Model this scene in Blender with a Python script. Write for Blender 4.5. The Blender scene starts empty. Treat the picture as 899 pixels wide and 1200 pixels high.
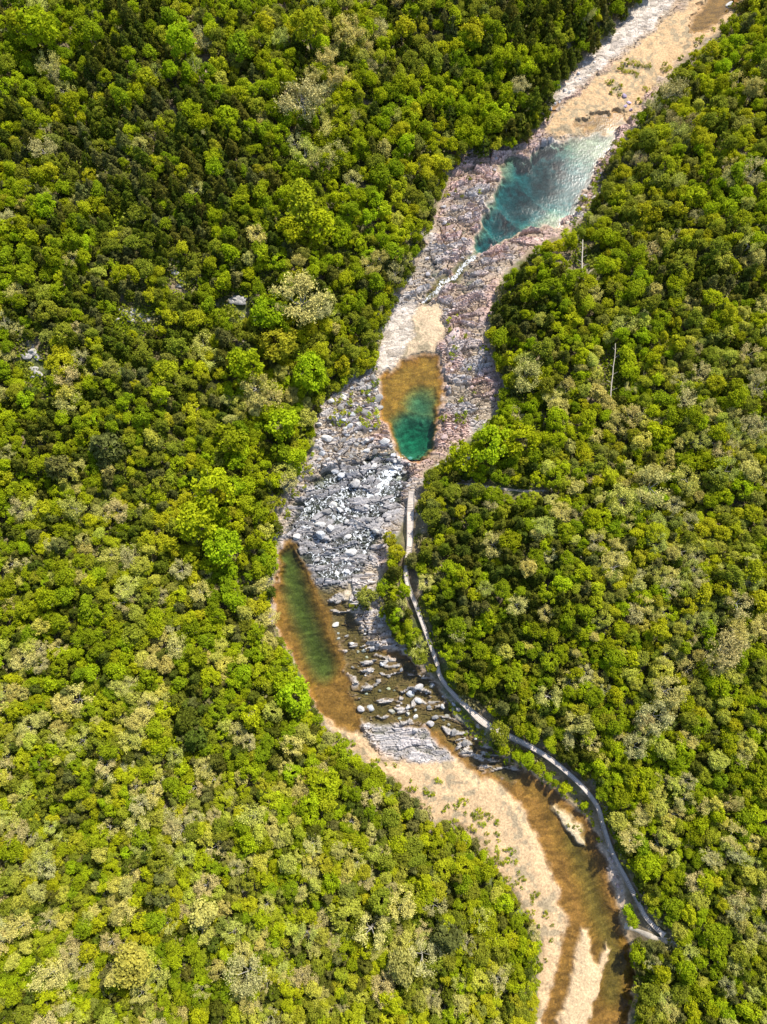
import bpy, math, random
import numpy as np
from mathutils import Matrix

random.seed(7)
RNG = np.random.default_rng(11)
SC = bpy.context.scene
COL = SC.collection
R = math.radians

# ------------------------------------------------------------------ camera
W, Hh = 899.0, 1200.0
FPX = 800.0
TILT = R(14)
DIST = 136.0
CAM = np.array([0.0, -DIST * math.sin(TILT), DIST * math.cos(TILT)])
ST, CT = math.sin(TILT), math.cos(TILT)


def px_ray(px, py):
    a = (np.asarray(px, float) - W / 2) / FPX
    b = (Hh / 2 - np.asarray(py, float)) / FPX
    return a, b * CT + ST, b * ST - CT


def px_at(px, py, z):
    """the point of height z seen at a pixel"""
    dx, dy, dz = px_ray(px, py)
    t = (np.asarray(z, float) - CAM[2]) / dz
    return CAM[0] + dx * t, CAM[1] + dy * t


def to_px(x, y, z):
    rx, ry, rz = x - CAM[0], y - CAM[1], z - CAM[2]
    v = ry * CT + rz * ST
    d = ry * ST - rz * CT
    return W / 2 + FPX * rx / d, Hh / 2 - FPX * v / d, d


cd = bpy.data.cameras.new('camera')
cam = bpy.data.objects.new('camera', cd)
COL.objects.link(cam)
cam.location = CAM
cam.rotation_euler = (TILT, 0, 0)
cd.sensor_fit = 'VERTICAL'
cd.sensor_height = 24
cd.lens = 24 * FPX / Hh
cd.clip_start = 0.5
cd.clip_end = 9000
SC.camera = cam

# ------------------------------------------------------------------ light
SUN_EL = R(48)
SUN_DIR = np.array([0.559, 0.829])          # towards the sun, on the ground plane
SUN_AZ = math.atan2(SUN_DIR[0], SUN_DIR[1])  # from +Y clockwise
wd = bpy.data.worlds.new('World')
SC.world = wd
wd.use_nodes = True
nt = wd.node_tree
bg = nt.nodes['Background']
sky = nt.nodes.new('ShaderNodeTexSky')
sky.sky_type = 'NISHITA'
sky.sun_disc = False
sky.sun_elevation = SUN_EL
sky.sun_rotation = SUN_AZ
nt.links.new(sky.outputs[0], bg.inputs[0])
bg.inputs[1].default_value = 0.15
sl = bpy.data.lights.new('sun', 'SUN')
sl.energy = 4.5
sl.angle = R(0.53)
sl.color = (1.0, 0.94, 0.83)
so = bpy.data.objects.new('sun', sl)
COL.objects.link(so)
so.rotation_euler = (math.pi / 2 - SUN_EL, 0, -SUN_AZ + math.pi)
# lamp shines along its -Z: aim it with a matrix to be safe
from mathutils import Vector
dv = Vector((SUN_DIR[0] * math.cos(SUN_EL), SUN_DIR[1] * math.cos(SUN_EL), math.sin(SUN_EL)))
so.rotation_euler = dv.to_track_quat('Z', 'Y').to_euler()
so.location = dv * 400
vs = SC.view_settings
vs.view_transform = 'Standard'
vs.look = 'None'
vs.exposure = 0.68
vs.gamma = 1
SC.cycles.max_bounces = 6
SC.cycles.transparent_max_bounces = 12
SC.cycles.volume_bounces = 0
SC.cycles.use_denoising = True

# ------------------------------------------------------------------ noise
TAB = np.random.default_rng(5).random((8, 256, 256))


def vnoise(x, y, s=0):
    xi = np.floor(x).astype(np.int64); yi = np.floor(y).astype(np.int64)
    fx = x - xi; fy = y - yi
    fx = fx * fx * (3 - 2 * fx); fy = fy * fy * (3 - 2 * fy)
    T = TAB[s % 8]
    o = 37 * (s // 8)
    a = T[(xi + o) & 255, yi & 255]; b = T[(xi + 1 + o) & 255, yi & 255]
    c = T[(xi + o) & 255, (yi + 1) & 255]; d = T[(xi + 1 + o) & 255, (yi + 1) & 255]
    return (a * (1 - fx) + b * fx) * (1 - fy) + (c * (1 - fx) + d * fx) * fy


def fbm(x, y, s=0, n=4):
    v = 0; a = .5; t = 0
    for i in range(n):
        v = v + a * vnoise(x * 2 ** i + 13.7 * i, y * 2 ** i + 7.1 * i, s + i); t += a; a *= .5
    return v / t


def cells(x, y, s=0):
    """cellular noise: F1, F2, three random values of the nearest cell, offset to its centre"""
    xi = np.floor(x).astype(np.int64); yi = np.floor(y).astype(np.int64)
    f1 = np.full(x.shape, 9.0); f2 = np.full(x.shape, 9.0)
    ia = np.zeros(x.shape, np.int64); ib = np.zeros(x.shape, np.int64)
    ox = np.zeros(x.shape); oy = np.zeros(x.shape)
    A, B = TAB[s % 8], TAB[(s + 1) % 8]
    for dx in (-1, 0, 1):
        for dy in (-1, 0, 1):
            ca = (xi + dx) & 255; cb = (yi + dy) & 255
            px = xi + dx + .12 + .76 * A[ca, cb]; py = yi + dy + .12 + .76 * B[ca, cb]
            d = np.abs(x - px) ** 1.6 + np.abs(y - py) ** 1.6
            near = d < f1
            f2 = np.where(near, f1, np.minimum(f2, d))
            ia = np.where(near, ca, ia); ib = np.where(near, cb, ib)
            ox = np.where(near, x - px, ox); oy = np.where(near, y - py, oy)
            f1 = np.where(near, d, f1)
    return f1, f2, TAB[(s + 2) % 8][ia, ib], TAB[(s + 3) % 8][ia, ib], TAB[(s + 4) % 8][ia, ib], ox, oy


def sstep(a, b, x):
    t = np.clip((x - a) / (b - a), 0, 1)
    return t * t * (3 - 2 * t)


def poly_sd(X, Y, P, closed=True, far=1e3):
    """signed distance in px (positive inside a closed polygon)"""
    P = np.array(P, float)
    D = np.full(X.shape, far)
    m = 60
    box = (X > P[:, 0].min() - m) & (X < P[:, 0].max() + m) & (Y > P[:, 1].min() - m) & (Y < P[:, 1].max() + m)
    if not closed:
        box[:] = True
    x = X[box]; y = Y[box]
    d2 = np.full(x.shape, far * far); ins = np.zeros(x.shape, bool)
    n = len(P)
    for i in range(n if closed else n - 1):
        a = P[i]; b = P[(i + 1) % n]
        e = b - a; L = max(e @ e, 1e-9)
        t = np.clip(((x - a[0]) * e[0] + (y - a[1]) * e[1]) / L, 0, 1)
        d2 = np.minimum(d2, (x - a[0] - t * e[0]) ** 2 + (y - a[1] - t * e[1]) ** 2)
        if closed:
            c = (a[1] > y) != (b[1] > y)
            with np.errstate(divide='ignore', invalid='ignore'):
                ins ^= c & (x < e[0] * (y - a[1]) / (e[1] if e[1] else 1e-9) + a[0])
    d = np.sqrt(d2)
    if closed:
        D[:] = -far
        D[box] = np.where(ins, d, -d)
    else:
        D[box] = d
    return D


# ------------------------------------------------------------------ plan of the place, traced on the photograph
LEFT = [(800, -90), (775, -30), (745, 8), (720, 33), (690, 65), (668, 85), (650, 112), (632, 145), (606, 172), (588, 168), (550, 176), (530, 198), (517, 233), (507, 265), (493, 300),
        (478, 330), (462, 355), (450, 390), (442, 425), (425, 440), (402, 452), (385, 462), (372, 490), (368, 520), (355, 548), (340, 572), (330, 600), (325, 630), (324, 660),
        (320, 700), (322, 735), (340, 768), (355, 792), (362, 817), (380, 840), (400, 862), (430, 888), (455, 908), (480, 928), (505, 952), (530, 962), (555, 978), (575, 1003),
        (592, 1032), (612, 1062), (632, 1095), (637, 1130), (632, 1165), (625, 1230), (610, 1330)]
RIGHT = [(900, -90), (880, -30), (862, 15), (838, 38), (805, 65), (782, 95), (762, 120), (745, 142), (728, 168), (712, 197), (702, 225), (685, 252), (662, 270), (630, 287), (606, 305),
         (590, 325), (580, 345), (572, 375), (568, 400), (576, 425), (587, 452), (582, 480), (560, 505), (532, 525), (517, 540), (496, 556), (492, 575), (474, 600), (468, 622), (456, 630),
         (452, 652), (442, 682), (447, 720), (460, 745), (480, 770), (500, 786), (515, 805), (537, 838), (558, 862), (594, 888), (634, 910), (660, 931), (684, 947), (700, 974), (706, 990), (722, 1020),
         (731, 1060), (738, 1110), (746, 1150), (735, 1230), (720, 1330)]
CORR = LEFT + RIGHT[::-1]
SAND = [
    ([(638, 155), (655, 128), (690, 98), (720, 75), (770, 30), (800, 8), (830, -20), (880, -60), (895, -30), (866, 20), (802, 67), (772, 97), (747, 127), (728, 152), (690, 158), (655, 163)], (.49, .33, .18)),
    ([(445, 446), (452, 400), (467, 372), (490, 356), (515, 354), (522, 385), (514, 415), (480, 420), (455, 446)], (.47, .355, .23)),
    ([(370, 835), (392, 838), (425, 858), (445, 890), (505, 895), (532, 890), (600, 930), (627, 968), (642, 1020), (662, 1070), (660, 1110), (645, 1160), (632, 1330), (590, 1330), (600, 1060), (450, 920)], (.49, .34, .195)),
    ([(682, 1086), (691, 1090), (692, 1112), (700, 1128), (712, 1103), (718, 1112), (703, 1165), (690, 1200), (665, 1330), (648, 1330), (655, 1190), (668, 1150), (676, 1118)], (.52, .375, .22)),
    ([(648, 943), (668, 953), (685, 973), (689, 993), (676, 987), (655, 962)], (.50, .40, .25)),
    ([(399, 690), (410, 680), (414, 715), (425, 745), (420, 765), (403, 718)], (.50, .41, .29)),
    ([(700, 958), (712, 985), (727, 1020), (738, 1075), (728, 1062), (712, 1020), (696, 985)], (.46, .36, .28)),
    ([(372, 555), (392, 548), (402, 565), (385, 590), (366, 600)], (.48, .38, .28)),
]
# each: outline, depth at the shelf, deep spots (x, y, reach, depth)
WATER = [
    ([(812, 22), (835, -5), (870, -40), (900, -80), (915, -70), (885, -20), (857, 8), (826, 34), (812, 34)], .35, []),
    ([(572, 236), (584, 212), (586, 190), (600, 180), (613, 186), (637, 166), (690, 156), (722, 150), (722, 165), (706, 185), (690, 217), (672, 253), (655, 266), (622, 268), (592, 281), (576, 291), (556, 304), (550, 300), (553, 280), (562, 262)],
     .5, [(612, 232, 28, 4.6), (640, 205, 34, 4.8), (590, 258, 20, 4.2), (572, 283, 15, 3.0), (668, 215, 34, 3.0)]),
    ([(552, 298), (560, 303), (547, 316), (538, 329), (522, 336), (514, 347), (499, 356), (490, 352), (506, 338), (514, 326), (530, 320), (538, 308)], .7, []),
    ([(640, 128), (655, 116), (662, 118), (650, 134), (640, 142)], .2, []),
    ([(676, 150), (684, 142), (706, 133), (712, 138), (730, 134), (733, 146), (715, 152), (690, 157)], .16, []),
    ([(450, 446), (470, 426), (498, 417), (513, 420), (517, 455), (515, 490), (508, 520), (492, 537), (472, 537), (462, 520), (455, 497), (447, 475)],
     .6, [(488, 510, 30, 3.7), (495, 474, 26, 1.7)]),
    ([(333, 632), (342, 634), (352, 655), (368, 682), (386, 712), (396, 750), (406, 790), (417, 830), (421, 855), (398, 852), (370, 830), (355, 805), (344, 772), (326, 745), (322, 700), (326, 660)],
     .42, [([(336, 655), (345, 690), (360, 735), (378, 785)], 0, 18, 1.95)]),
    ([(397, 745), (420, 768), (440, 762), (465, 762), (500, 789), (534, 843), (592, 891), (648, 927), (680, 952), (700, 985), (706, 1004), (722, 1060), (733, 1110), (743, 1150), (735, 1190), (722, 1330), (636, 1330), (642, 1180),
      (657, 1130), (667, 1080), (657, 1040), (633, 990), (622, 950), (595, 924), (553, 900), (524, 879), (496, 850), (430, 843), (410, 850)],
     .3, [([(672, 985), (690, 1030), (700, 1065), (722, 1120), (720, 1170)], 0, 20, .95), ([(560, 880), (640, 935), (660, 1000)], 0, 14, .5), (655, 1150, 8, .5)]),
]
# rock that stands in the water: outline, floor depth, share of blocks above water
RAPIDS = [
    ([(345, 600), (360, 570), (395, 545), (440, 535), (475, 540), (480, 565), (462, 600), (440, 640), (425, 672), (400, 690), (378, 690), (360, 665), (345, 636), (336, 622)], .62, 0),
    ([(372, 690), (400, 690), (420, 730), (440, 760), (500, 787), (536, 840), (592, 889), (610, 905), (600, 920), (560, 900), (500, 850), (430, 850), (418, 830), (402, 770), (388, 720)], .5, 1),
]
WALK = [(482, 578), (481, 600), (480, 640), (476, 662), (477, 682), (487, 708), (496, 733), (505, 757), (512, 778), (516, 793), (530, 812), (548, 829), (565, 845), (585, 857), (612, 870), (640, 886), (668, 908),
        (688, 928), (701, 947), (708, 972), (719, 1002), (735, 1032), (748, 1057), (758, 1076), (778, 1096)]
WALKW = [1.8, 2.1, 1.7, 1.25, 1.25, 1.2, 1.15, 1.15, 1.15, 1.2, 1.3, 1.5, 1.9, 1.7, 1.4, 1.3, 1.25, 1.25, 1.2, 1.2, 1.2, 1.2, 1.2, 1.2, 1.2]
PATHS = [[(528, 566), (560, 568), (600, 573), (640, 574), (668, 562), (702, 541)], [(733, 1086), (760, 1097), (800, 1112), (840, 1140), (880, 1185), (920, 1260)]]

WLP = [-200, 150, 300, 340, 362, 430, 538, 640, 850, 1300]
WLZ = [1.95, 1.85, 1.8, 1.65, 1.2, 1.1, 1.05, .34, .28, 0.0]


def water_level(x, y):
    _, py, _ = to_px(x, y, 0.8)
    return np.interp(py, WLP, WLZ)


# ------------------------------------------------------------------ terrain heights
STEP = 0.3
ax = np.concatenate([np.arange(-112, -28, .5), np.arange(-28, 70, .2), np.arange(70, 112.1, .4)])
ay = np.concatenate([np.arange(-118, 140, .2), np.arange(140, 160.1, .5)])
GX, GY = np.meshgrid(ax, ay)
GWL = water_level(GX, GY)
PX, PY, _ = to_px(GX, GY, GWL + .2)
wx = (fbm(GX / 2.2, GY / 2.2, 0, 3) - .5) * 16 + (fbm(GX / .8, GY / .8, 6, 2) - .5) * 6
wy = (fbm(GX / 2.2, GY / 2.2, 3, 3) - .5) * 16 + (fbm(GX / .8, GY / .8, 2, 2) - .5) * 6
QX, QY = PX + wx * .75, PY + wy * .75
inside = poly_sd(QX, QY, CORR)                # px inside the open corridor
dl = poly_sd(PX, PY, LEFT, False); dr = poly_sd(PX, PY, RIGHT, False)
sd_c = np.where(poly_sd(PX, PY, CORR) > 0, np.minimum(dl, dr), -np.minimum(dl, dr))
leftside = dl < dr
bank = np.clip(-sd_c, 0, None) * .17          # metres outside the corridor
steep = np.where(leftside, np.interp(PY, [0, 400, 700, 1200], [.40, .36, .22, .16]), np.interp(PY, [0, 300, 700, 1200], [.24, .26, .22, .15]))
hill = 1.3 * sstep(0, 4, bank) + steep * 52 * (1 - np.exp(-bank / 52.0))
hill = hill + (fbm(GX / 16, GY / 16, 1, 4) - .5) * 5 * sstep(2, 22, bank) + (fbm(GX / 2.5, GY / 2.5, 4, 3) - .5) * .8 * sstep(0, 6, bank)

# fractured bedrock: tilted blocks in two sizes, bedded across the valley
ang = R(8)
u = GX * math.cos(ang) + GY * math.sin(ang) + (fbm(GX / 5, GY / 5, 2, 2) - .5) * 3
v = -GX * math.sin(ang) + GY * math.cos(ang) + (fbm(GX / 5, GY / 5, 5, 2) - .5) * 3
a1, a2, ra, rb, rc, oxa, oya = cells(u / 3.6, v / 1.15, 0)
b1, b2, sa, sb, s_c, oxb, oyb = cells(u / 1.5, v / .55, 3)
crackA = sstep(.0, .10, a2 - a1); crackB = sstep(0, .18, b2 - b1)
slab = (ra - .45) * 1.5 + (rb - .5) * 1.0 * oxa + (.1 + .9 * rc) * oya - (1 - crackA) * .7
slabA = slab
slab = slab + (sa - .5) * .6 + (sb - .5) * .5 * oxb + .5 * oyb - (1 - crackB) * .35 + (fbm(GX / .7, GY / .7, 1, 2) - .5) * .15
elev = .55 + slab * .74
wscale = sstep(0, 22, inside)
elev = elev * (.55 + .45 * wscale) + .25 * (1 - wscale)
left_rock = ((PX < 500) & (PY > 420) & (PY < 560))
elev = elev + np.where(left_rock, sstep(470, 380, PX) * .6, 0)

col = np.zeros(GX.shape + (3,))
grey = np.array([.41, .37, .345]); pink = np.array([.47, .33, .285]); tan = np.array([.50, .39, .25]); dark = np.array([.20, .185, .175])
pk = sstep(.42, .62, fbm(GX / 9, GY / 9, 2, 3) + np.where((PX > 470) & (PY > 180) & (PY < 560), .07, -.08) - np.where((PX < 470) & (PY > 430), .15, 0))
rock = grey[None, None] * (1 - pk[..., None]) + pink[None, None] * pk[..., None]
rock = rock * (.74 + .46 * ra[..., None]) * (.80 + .40 * sa[..., None])
low = sstep(.30, -.35, slab)[..., None]
rock = rock * (1 - .55 * low) + (tan * (.7 + .5 * fbm(GX, GY, 3, 2)[..., None])) * .55 * low
cr_ = np.clip(1 - crackA * (.45 + .55 * crackB), 0, 1)[..., None]
rock = rock * (1 - .55 * cr_) + np.array([.11, .09, .07]) * .55 * cr_
lich = sstep(.58, .72, fbm(GX / 1.6, GY / 1.6, 7, 3))[..., None]
rock = rock * (1 - .2 * lich) + dark * .2 * lich
col[:] = rock
lowend = sstep(862, 905, PY + wy)            # below the slabs the bare bank is sand and pebbles
lowend = np.maximum(lowend, sstep(120, 90, PY + wy) * .6)
elev = elev * (1 - lowend) + (.16 + .1 * fbm(GX / 2, GY / 2, 1, 3) + (sb - .5) * .12) * lowend
col = col * (1 - lowend[..., None]) + np.array([.42, .30, .18]) * (.65 + .35 * sa[..., None] + .35 * fbm(GX / 1.2, GY / 1.2, 4, 3)[..., None]) * lowend[..., None]

m_sand_all = np.zeros(GX.shape)
for P, c in SAND:
    d = poly_sd(QX, QY, P)
    m = sstep(-2.5, 3.5, d)
    dune = .12 + .035 * np.clip(d, 0, 14) + (fbm(GX / 3, GY / 3, 4, 3) - .5) * .35
    elev = elev * (1 - m) + dune * m
    n = fbm(GX / 1.8, GY / 1.8, 2, 4)
    speck = sstep(.48, .62, fbm(GX / .9, GY / .9, 5, 3)) * sstep(.42, .56, fbm(GX / 6, GY / 9, 6, 2)) * 1.9
    speck = np.clip(speck + (1 - sstep(.12, .22, dune + (n - .5) * .12)) * .55, 0, 1.3)   # dry stems and flood wrack; damp rim at the waterline
    c3 = np.array(c)[None, None] * (.86 + .28 * n[..., None])
    c3 = c3 * (1 - .62 * speck[..., None]) + np.array([.27, .22, .14]) * .62 * speck[..., None]
    col = col * (1 - m[..., None]) + c3 * m[..., None]
    m_sand_all = np.maximum(m_sand_all, m)
# grey cobble bands
for P in ([(628, 152), (650, 112), (690, 66), (745, 8), (800, -60), (830, -50), (770, 25), (715, 72), (685, 96), (650, 128)], [(446, 446), (450, 395), (470, 356), (487, 350), (486, 385), (470, 420)]):
    d = poly_sd(QX, QY, P); m = sstep(-3, 4, d)
    cob = np.array([.46, .405, .35])[None, None] * (.6 + .8 * sa[..., None])
    elev = elev * (1 - m) + (.2 + .12 * sb + .02 * np.clip(d, 0, 10) - (1 - crackB) * .1) * m
    col = col * (1 - .8 * m[..., None]) + cob * .8 * m[..., None]

d = poly_sd(QX, QY, [(428, 844), (490, 845), (510, 868), (532, 893), (490, 897), (445, 882)]); m = sstep(-4, 5, d) * .85
elev = elev * (1 - m) + (.22 + .35 * slab) * m
col = col * (1 - m[..., None]) + (np.array([.36, .345, .34]) * (.6 + .4 * ra + .4 * sa)[..., None]) * m[..., None]
m_water = np.zeros(GX.shape)
gravel = np.array([.245, .125, .032]); deepbed = np.array([.27, .24, .13])
for i, (P, d0, spots) in enumerate(WATER):
    d = poly_sd(QX, QY, P) + (4.5, 0, 1, 1, 3, 4.5, 4.5, 4.5)[i]
    dep = d0 * sstep(-1.5, 9, d)
    for (sx, sy, sr, sd_) in spots:
        if isinstance(sx, list):
            g = np.exp(-(poly_sd(PX + wx * .4, PY + wy * .4, sx, False) / sr) ** 2)
        else:
            g = np.exp(-(((PX + wx * .5) - sx) ** 2 + ((PY + wy * .5) - sy) ** 2) / (sr * sr))
        dep = np.maximum(dep, (sd_ * g) * sstep(0, 12 if i != 1 else 7, d))
    m = sstep(-1.5, 1.0, d)
    floor_ = -dep + .06 - .05 * fbm(GX / .8, GY / .8, 3, 2) + (sb - .5) * .06
    floor_ = np.where(m_water > .5, np.minimum(elev, floor_), floor_)      # two waters that meet share the deeper floor
    elev = elev * (1 - m) + floor_ * m
    dk = sstep(.5, 2.2, dep)[..., None]
    bed = gravel * (1 - dk) + deepbed * dk
    if i == 5:
        bed = np.array([.37, .135, .02]) * (1 - dk) + np.array([.21, .20, .12]) * dk
    if i == 1:
        bed = np.array([.33, .25, .16]) * (1 - dk) + np.array([.17, .19, .18]) * dk
    bed = bed * (.6 + .8 * fbm(GX / 1.2, GY / 1.2, 1, 4)[..., None]) * (.7 + .6 * sa[..., None])
    if i == 2:
        elev = elev + np.clip(slab, -.4, 1) * .22 * m
    m = sstep(-1.5, 6.0, d) * (1 - m_water * (d < 9))
    col = col * (1 - m[..., None]) + bed * m[..., None]
    m_water = np.maximum(m_water, sstep(-1.5, 1.0, d))
for P, c in SAND[3:5]:                       # bars that rise out of the water
    d = poly_sd(QX, QY, P); m = sstep(-3, 3.5, d)
    elev = elev * (1 - m) + (.1 + .03 * np.clip(d, 0, 10)) * m
    col = col * (1 - m[..., None]) + np.array(c) * (.8 + .4 * fbm(GX / 1.5, GY / 1.5, 2, 4)[..., None]) * m[..., None]
foam_zone = np.zeros(GX.shape)
for P, dep, kind in RAPIDS:
    d = poly_sd(QX, QY, P); m = sstep(-5, 5, d)
    if kind == 0:
        rr = -dep + .56 + slabA * .8 + (slab - slabA) * .26 + (fbm(GX / 4, GY / 4, 3, 2) - .5) * 1.3
        elev = elev * (1 - m) + rr * m
        cc = (np.array([.27, .255, .25]) * (1 - .5 * pk[..., None]) + np.array([.34, .27, .25]) * .5 * pk[..., None]) * (.75 + .3 * sa + .25 * ra)[..., None] * (.9 + .3 * (rr > .3)[..., None])
        wet = sstep(.12, -.05, rr)[..., None]
        cc = cc * (1 - .5 * wet)
        foam_zone = np.maximum(foam_zone, m)
    else:
        patch = fbm(GX / 3.0, GY / 1.3, 6, 3)
        rr = -dep + (sstep(.54, .68, patch) * .6 + sstep(.62, .9, ra) * .35) * (.7 + .9 * (sa - .2)) + (slab) * .22
        elev = elev * (1 - m) + rr * m
        g = sstep(-.1, .12, rr)[..., None]
        cc = (np.array([.35, .32, .29]) * (.7 + .5 * sa[..., None])) * g + np.array([.17, .115, .05]) * (.6 + .8 * fbm(GX / .9, GY / .9, 2, 3)[..., None]) * (1 - g)
    col = col * (1 - m[..., None]) + cc * m[..., None]

mi = sstep(-3, 5, inside)
GZ = GWL + elev * mi + hill * (1 - mi * .0) * (1 - sstep(0, 3, inside)) + .35 * (1 - mi)
litter = np.array([.20, .155, .095]); moss = np.array([.10, .115, .035])
n1 = fbm(GX / 6, GY / 6, 3, 4)[..., None]; n2 = fbm(GX / 1.1, GY / 1.1, 0, 4)[..., None]
soil = litter * (1 - sstep(.42, .62, n1)) + moss * sstep(.42, .62, n1)
soil = soil * (.55 + .9 * n2)
soil = soil * (1 - .5 * sstep(.66, .74, n2)) + np.array([.33, .29, .24]) * .5 * sstep(.66, .74, n2)
gm = (1 - sstep(-6, 3, inside))[..., None]
col = col * (1 - gm) + soil * gm


def ground_z(x, y):
    fx = np.clip(np.interp(np.asarray(x, float), ax, np.arange(len(ax))), 0, len(ax) - 1.001)
    fy = np.clip(np.interp(np.asarray(y, float), ay, np.arange(len(ay))), 0, len(ay) - 1.001)
    i = fx.astype(int); j = fy.astype(int); fx = fx - i; fy = fy - j
    return (GZ[j, i] * (1 - fx) + GZ[j, i + 1] * fx) * (1 - fy) + (GZ[j + 1, i] * (1 - fx) + GZ[j + 1, i + 1] * fx) * fy


def px_ground(px, py, lift=0.0):
    z = np.full(np.shape(px), 1.0)
    for _ in range(24):
        x, y = px_at(px, py, z + lift)
        z = .5 * z + .5 * ground_z(x, y)
    x, y = px_at(px, py, z + lift)
    return x, y, ground_z(x, y)


# ------------------------------------------------------------------ small helpers
def nodes_of(name):
    m = bpy.data.materials.new(name)
    m.use_nodes = True
    t = m.node_tree
    for n in list(t.nodes):
        t.nodes.remove(n)
    return m, t


def N(t, kind, **kw):
    n = t.nodes.new(kind)
    for k, v_ in kw.items():
        if k.startswith('i_'):
            key = k[2:]
            n.inputs[int(key) if key.isdigit() else key.replace('_', ' ')].default_value = v_
        else:
            setattr(n, k, v_)
    return n


def L(t, a, b):
    t.links.new(a, b)


def mesh_np(name, verts, faces, mats, smooth=False, fattr=None):
    """verts (n,3); faces (m,4) or (m,3) or list"""
    me = bpy.data.meshes.new(name)
    verts = np.asarray(verts, np.float32)
    if isinstance(faces, np.ndarray):
        k = faces.shape[1]; m = len(faces)
        me.vertices.add(len(verts)); me.vertices.foreach_set('co', verts.ravel())
        me.loops.add(m * k); me.loops.foreach_set('vertex_index', faces.astype(np.int32).ravel())
        me.polygons.add(m)
        me.polygons.foreach_set('loop_start', np.arange(0, m * k, k, dtype=np.int32))
        me.polygons.foreach_set('loop_total', np.full(m, k, np.int32))
        me.update(calc_edges=True)
    else:
        me.from_pydata(verts.tolist(), [], faces)
    for ma in (mats if isinstance(mats, (list, tuple)) else [mats]):
        me.materials.append(ma)
    if fattr is not None:
        at = me.attributes.new('leaf_var', 'FLOAT', 'FACE')
        at.data.foreach_set('value', np.asarray(fattr, np.float32))
    me.polygons.foreach_set('use_smooth', np.full(len(me.polygons), smooth, bool))
    me.validate()
    return me


def link(name, me, parent=None):
    o = bpy.data.objects.new(name, me)
    COL.objects.link(o)
    if parent is not None:
        o.parent = parent
    return o


def tag(o, label=None, cat=None, group=None, kind=None):
    if label: o['label'] = label
    if cat: o['category'] = cat
    if group: o['group'] = group
    if kind: o['kind'] = kind
    return o


def tube(path, radii, sides=5, V=None, F=None):
    """append a tapered tube along a path to V, F"""
    path = [np.array(p, float) for p in path]
    base = len(V)
    n = len(path)
    for i, p in enumerate(path):
        d = path[min(i + 1, n - 1)] - path[max(i - 1, 0)]
        d = d / (np.linalg.norm(d) + 1e-9)
        a = np.cross(d, (0, 0, 1) if abs(d[2]) < .9 else (1, 0, 0)); a /= np.linalg.norm(a) + 1e-9
        b = np.cross(d, a)
        for k in range(sides):
            t = 2 * math.pi * k / sides
            V.append(p + radii[i] * (a * math.cos(t) + b * math.sin(t)))
    for i in range(n - 1):
        for k in range(sides):
            k2 = (k + 1) % sides
            F.append((base + i * sides + k, base + i * sides + k2, base + (i + 1) * sides + k2, base + (i + 1) * sides + k))


# ------------------------------------------------------------------ materials
def mat_terrain():
    m, t = nodes_of('ground')
    out = N(t, 'ShaderNodeOutputMaterial'); p = N(t, 'ShaderNodeBsdfPrincipled', i_Roughness=.9)
    p.inputs['Specular IOR Level'].default_value = .15
    at = N(t, 'ShaderNodeAttribute', attribute_name='ground_colour')
    geo = N(t, 'ShaderNodeNewGeometry')
    n1 = N(t, 'ShaderNodeTexNoise', i_Scale=2.6, i_Detail=8.0, i_Roughness=.7); L(t, geo.outputs['Position'], n1.inputs['Vector'])
    n2 = N(t, 'ShaderNodeTexVoronoi', i_Scale=4.5); L(t, geo.outputs['Position'], n2.inputs['Vector'])
    mr = N(t, 'ShaderNodeMapRange', i_1=.25, i_2=.75, i_3=.62, i_4=1.35); L(t, n1.outputs['Fac'], mr.inputs[0])
    hv = N(t, 'ShaderNodeSeparateColor'); L(t, n2.outputs['Color'], hv.inputs[0])
    mr2 = N(t, 'ShaderNodeMapRange', i_1=0., i_2=1., i_3=.8, i_4=1.2); L(t, hv.outputs[0], mr2.inputs[0])
    mu = N(t, 'ShaderNodeMath', operation='MULTIPLY'); L(t, mr.outputs[0], mu.inputs[0]); L(t, mr2.outputs[0], mu.inputs[1])
    mx = N(t, 'ShaderNodeVectorMath', operation='SCALE'); L(t, at.outputs['Color'], mx.inputs[0]); L(t, mu.outputs[0], mx.inputs['Scale'])
    L(t, mx.outputs[0], p.inputs['Base Color'])
    bp = N(t, 'ShaderNodeBump', i_Strength=.6, i_Distance=.15); L(t, n1.outputs['Fac'], bp.inputs['Height']); L(t, bp.outputs[0], p.inputs['Normal'])
    L(t, p.outputs[0], out.inputs[0])
    return m


def mat_leaf(name, transl, vlo, vhi):
    m, t = nodes_of(name)
    out = N(t, 'ShaderNodeOutputMaterial')
    at = N(t, 'ShaderNodeAttribute', attribute_name='tint', attribute_type='INSTANCER')
    lv = N(t, 'ShaderNodeAttribute', attribute_name='leaf_var')
    mr = N(t, 'ShaderNodeMapRange', i_1=0., i_2=1., i_3=vlo, i_4=vhi); L(t, lv.outputs['Fac'], mr.inputs[0])
    sc_ = N(t, 'ShaderNodeVectorMath', operation='SCALE'); L(t, at.outputs['Color'], sc_.inputs[0]); L(t, mr.outputs[0], sc_.inputs['Scale'])
    d = N(t, 'ShaderNodeBsdfDiffuse'); L(t, sc_.outputs[0], d.inputs[0])
    if transl:
        tr = N(t, 'ShaderNodeBsdfTranslucent'); L(t, sc_.outputs[0], tr.inputs[0])
        mx = N(t, 'ShaderNodeMixShader', i_0=transl); L(t, d.outputs[0], mx.inputs[1]); L(t, tr.outputs[0], mx.inputs[2])
        L(t, mx.outputs[0], out.inputs[0])
    else:
        L(t, d.outputs[0], out.inputs[0])
    return m


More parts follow.
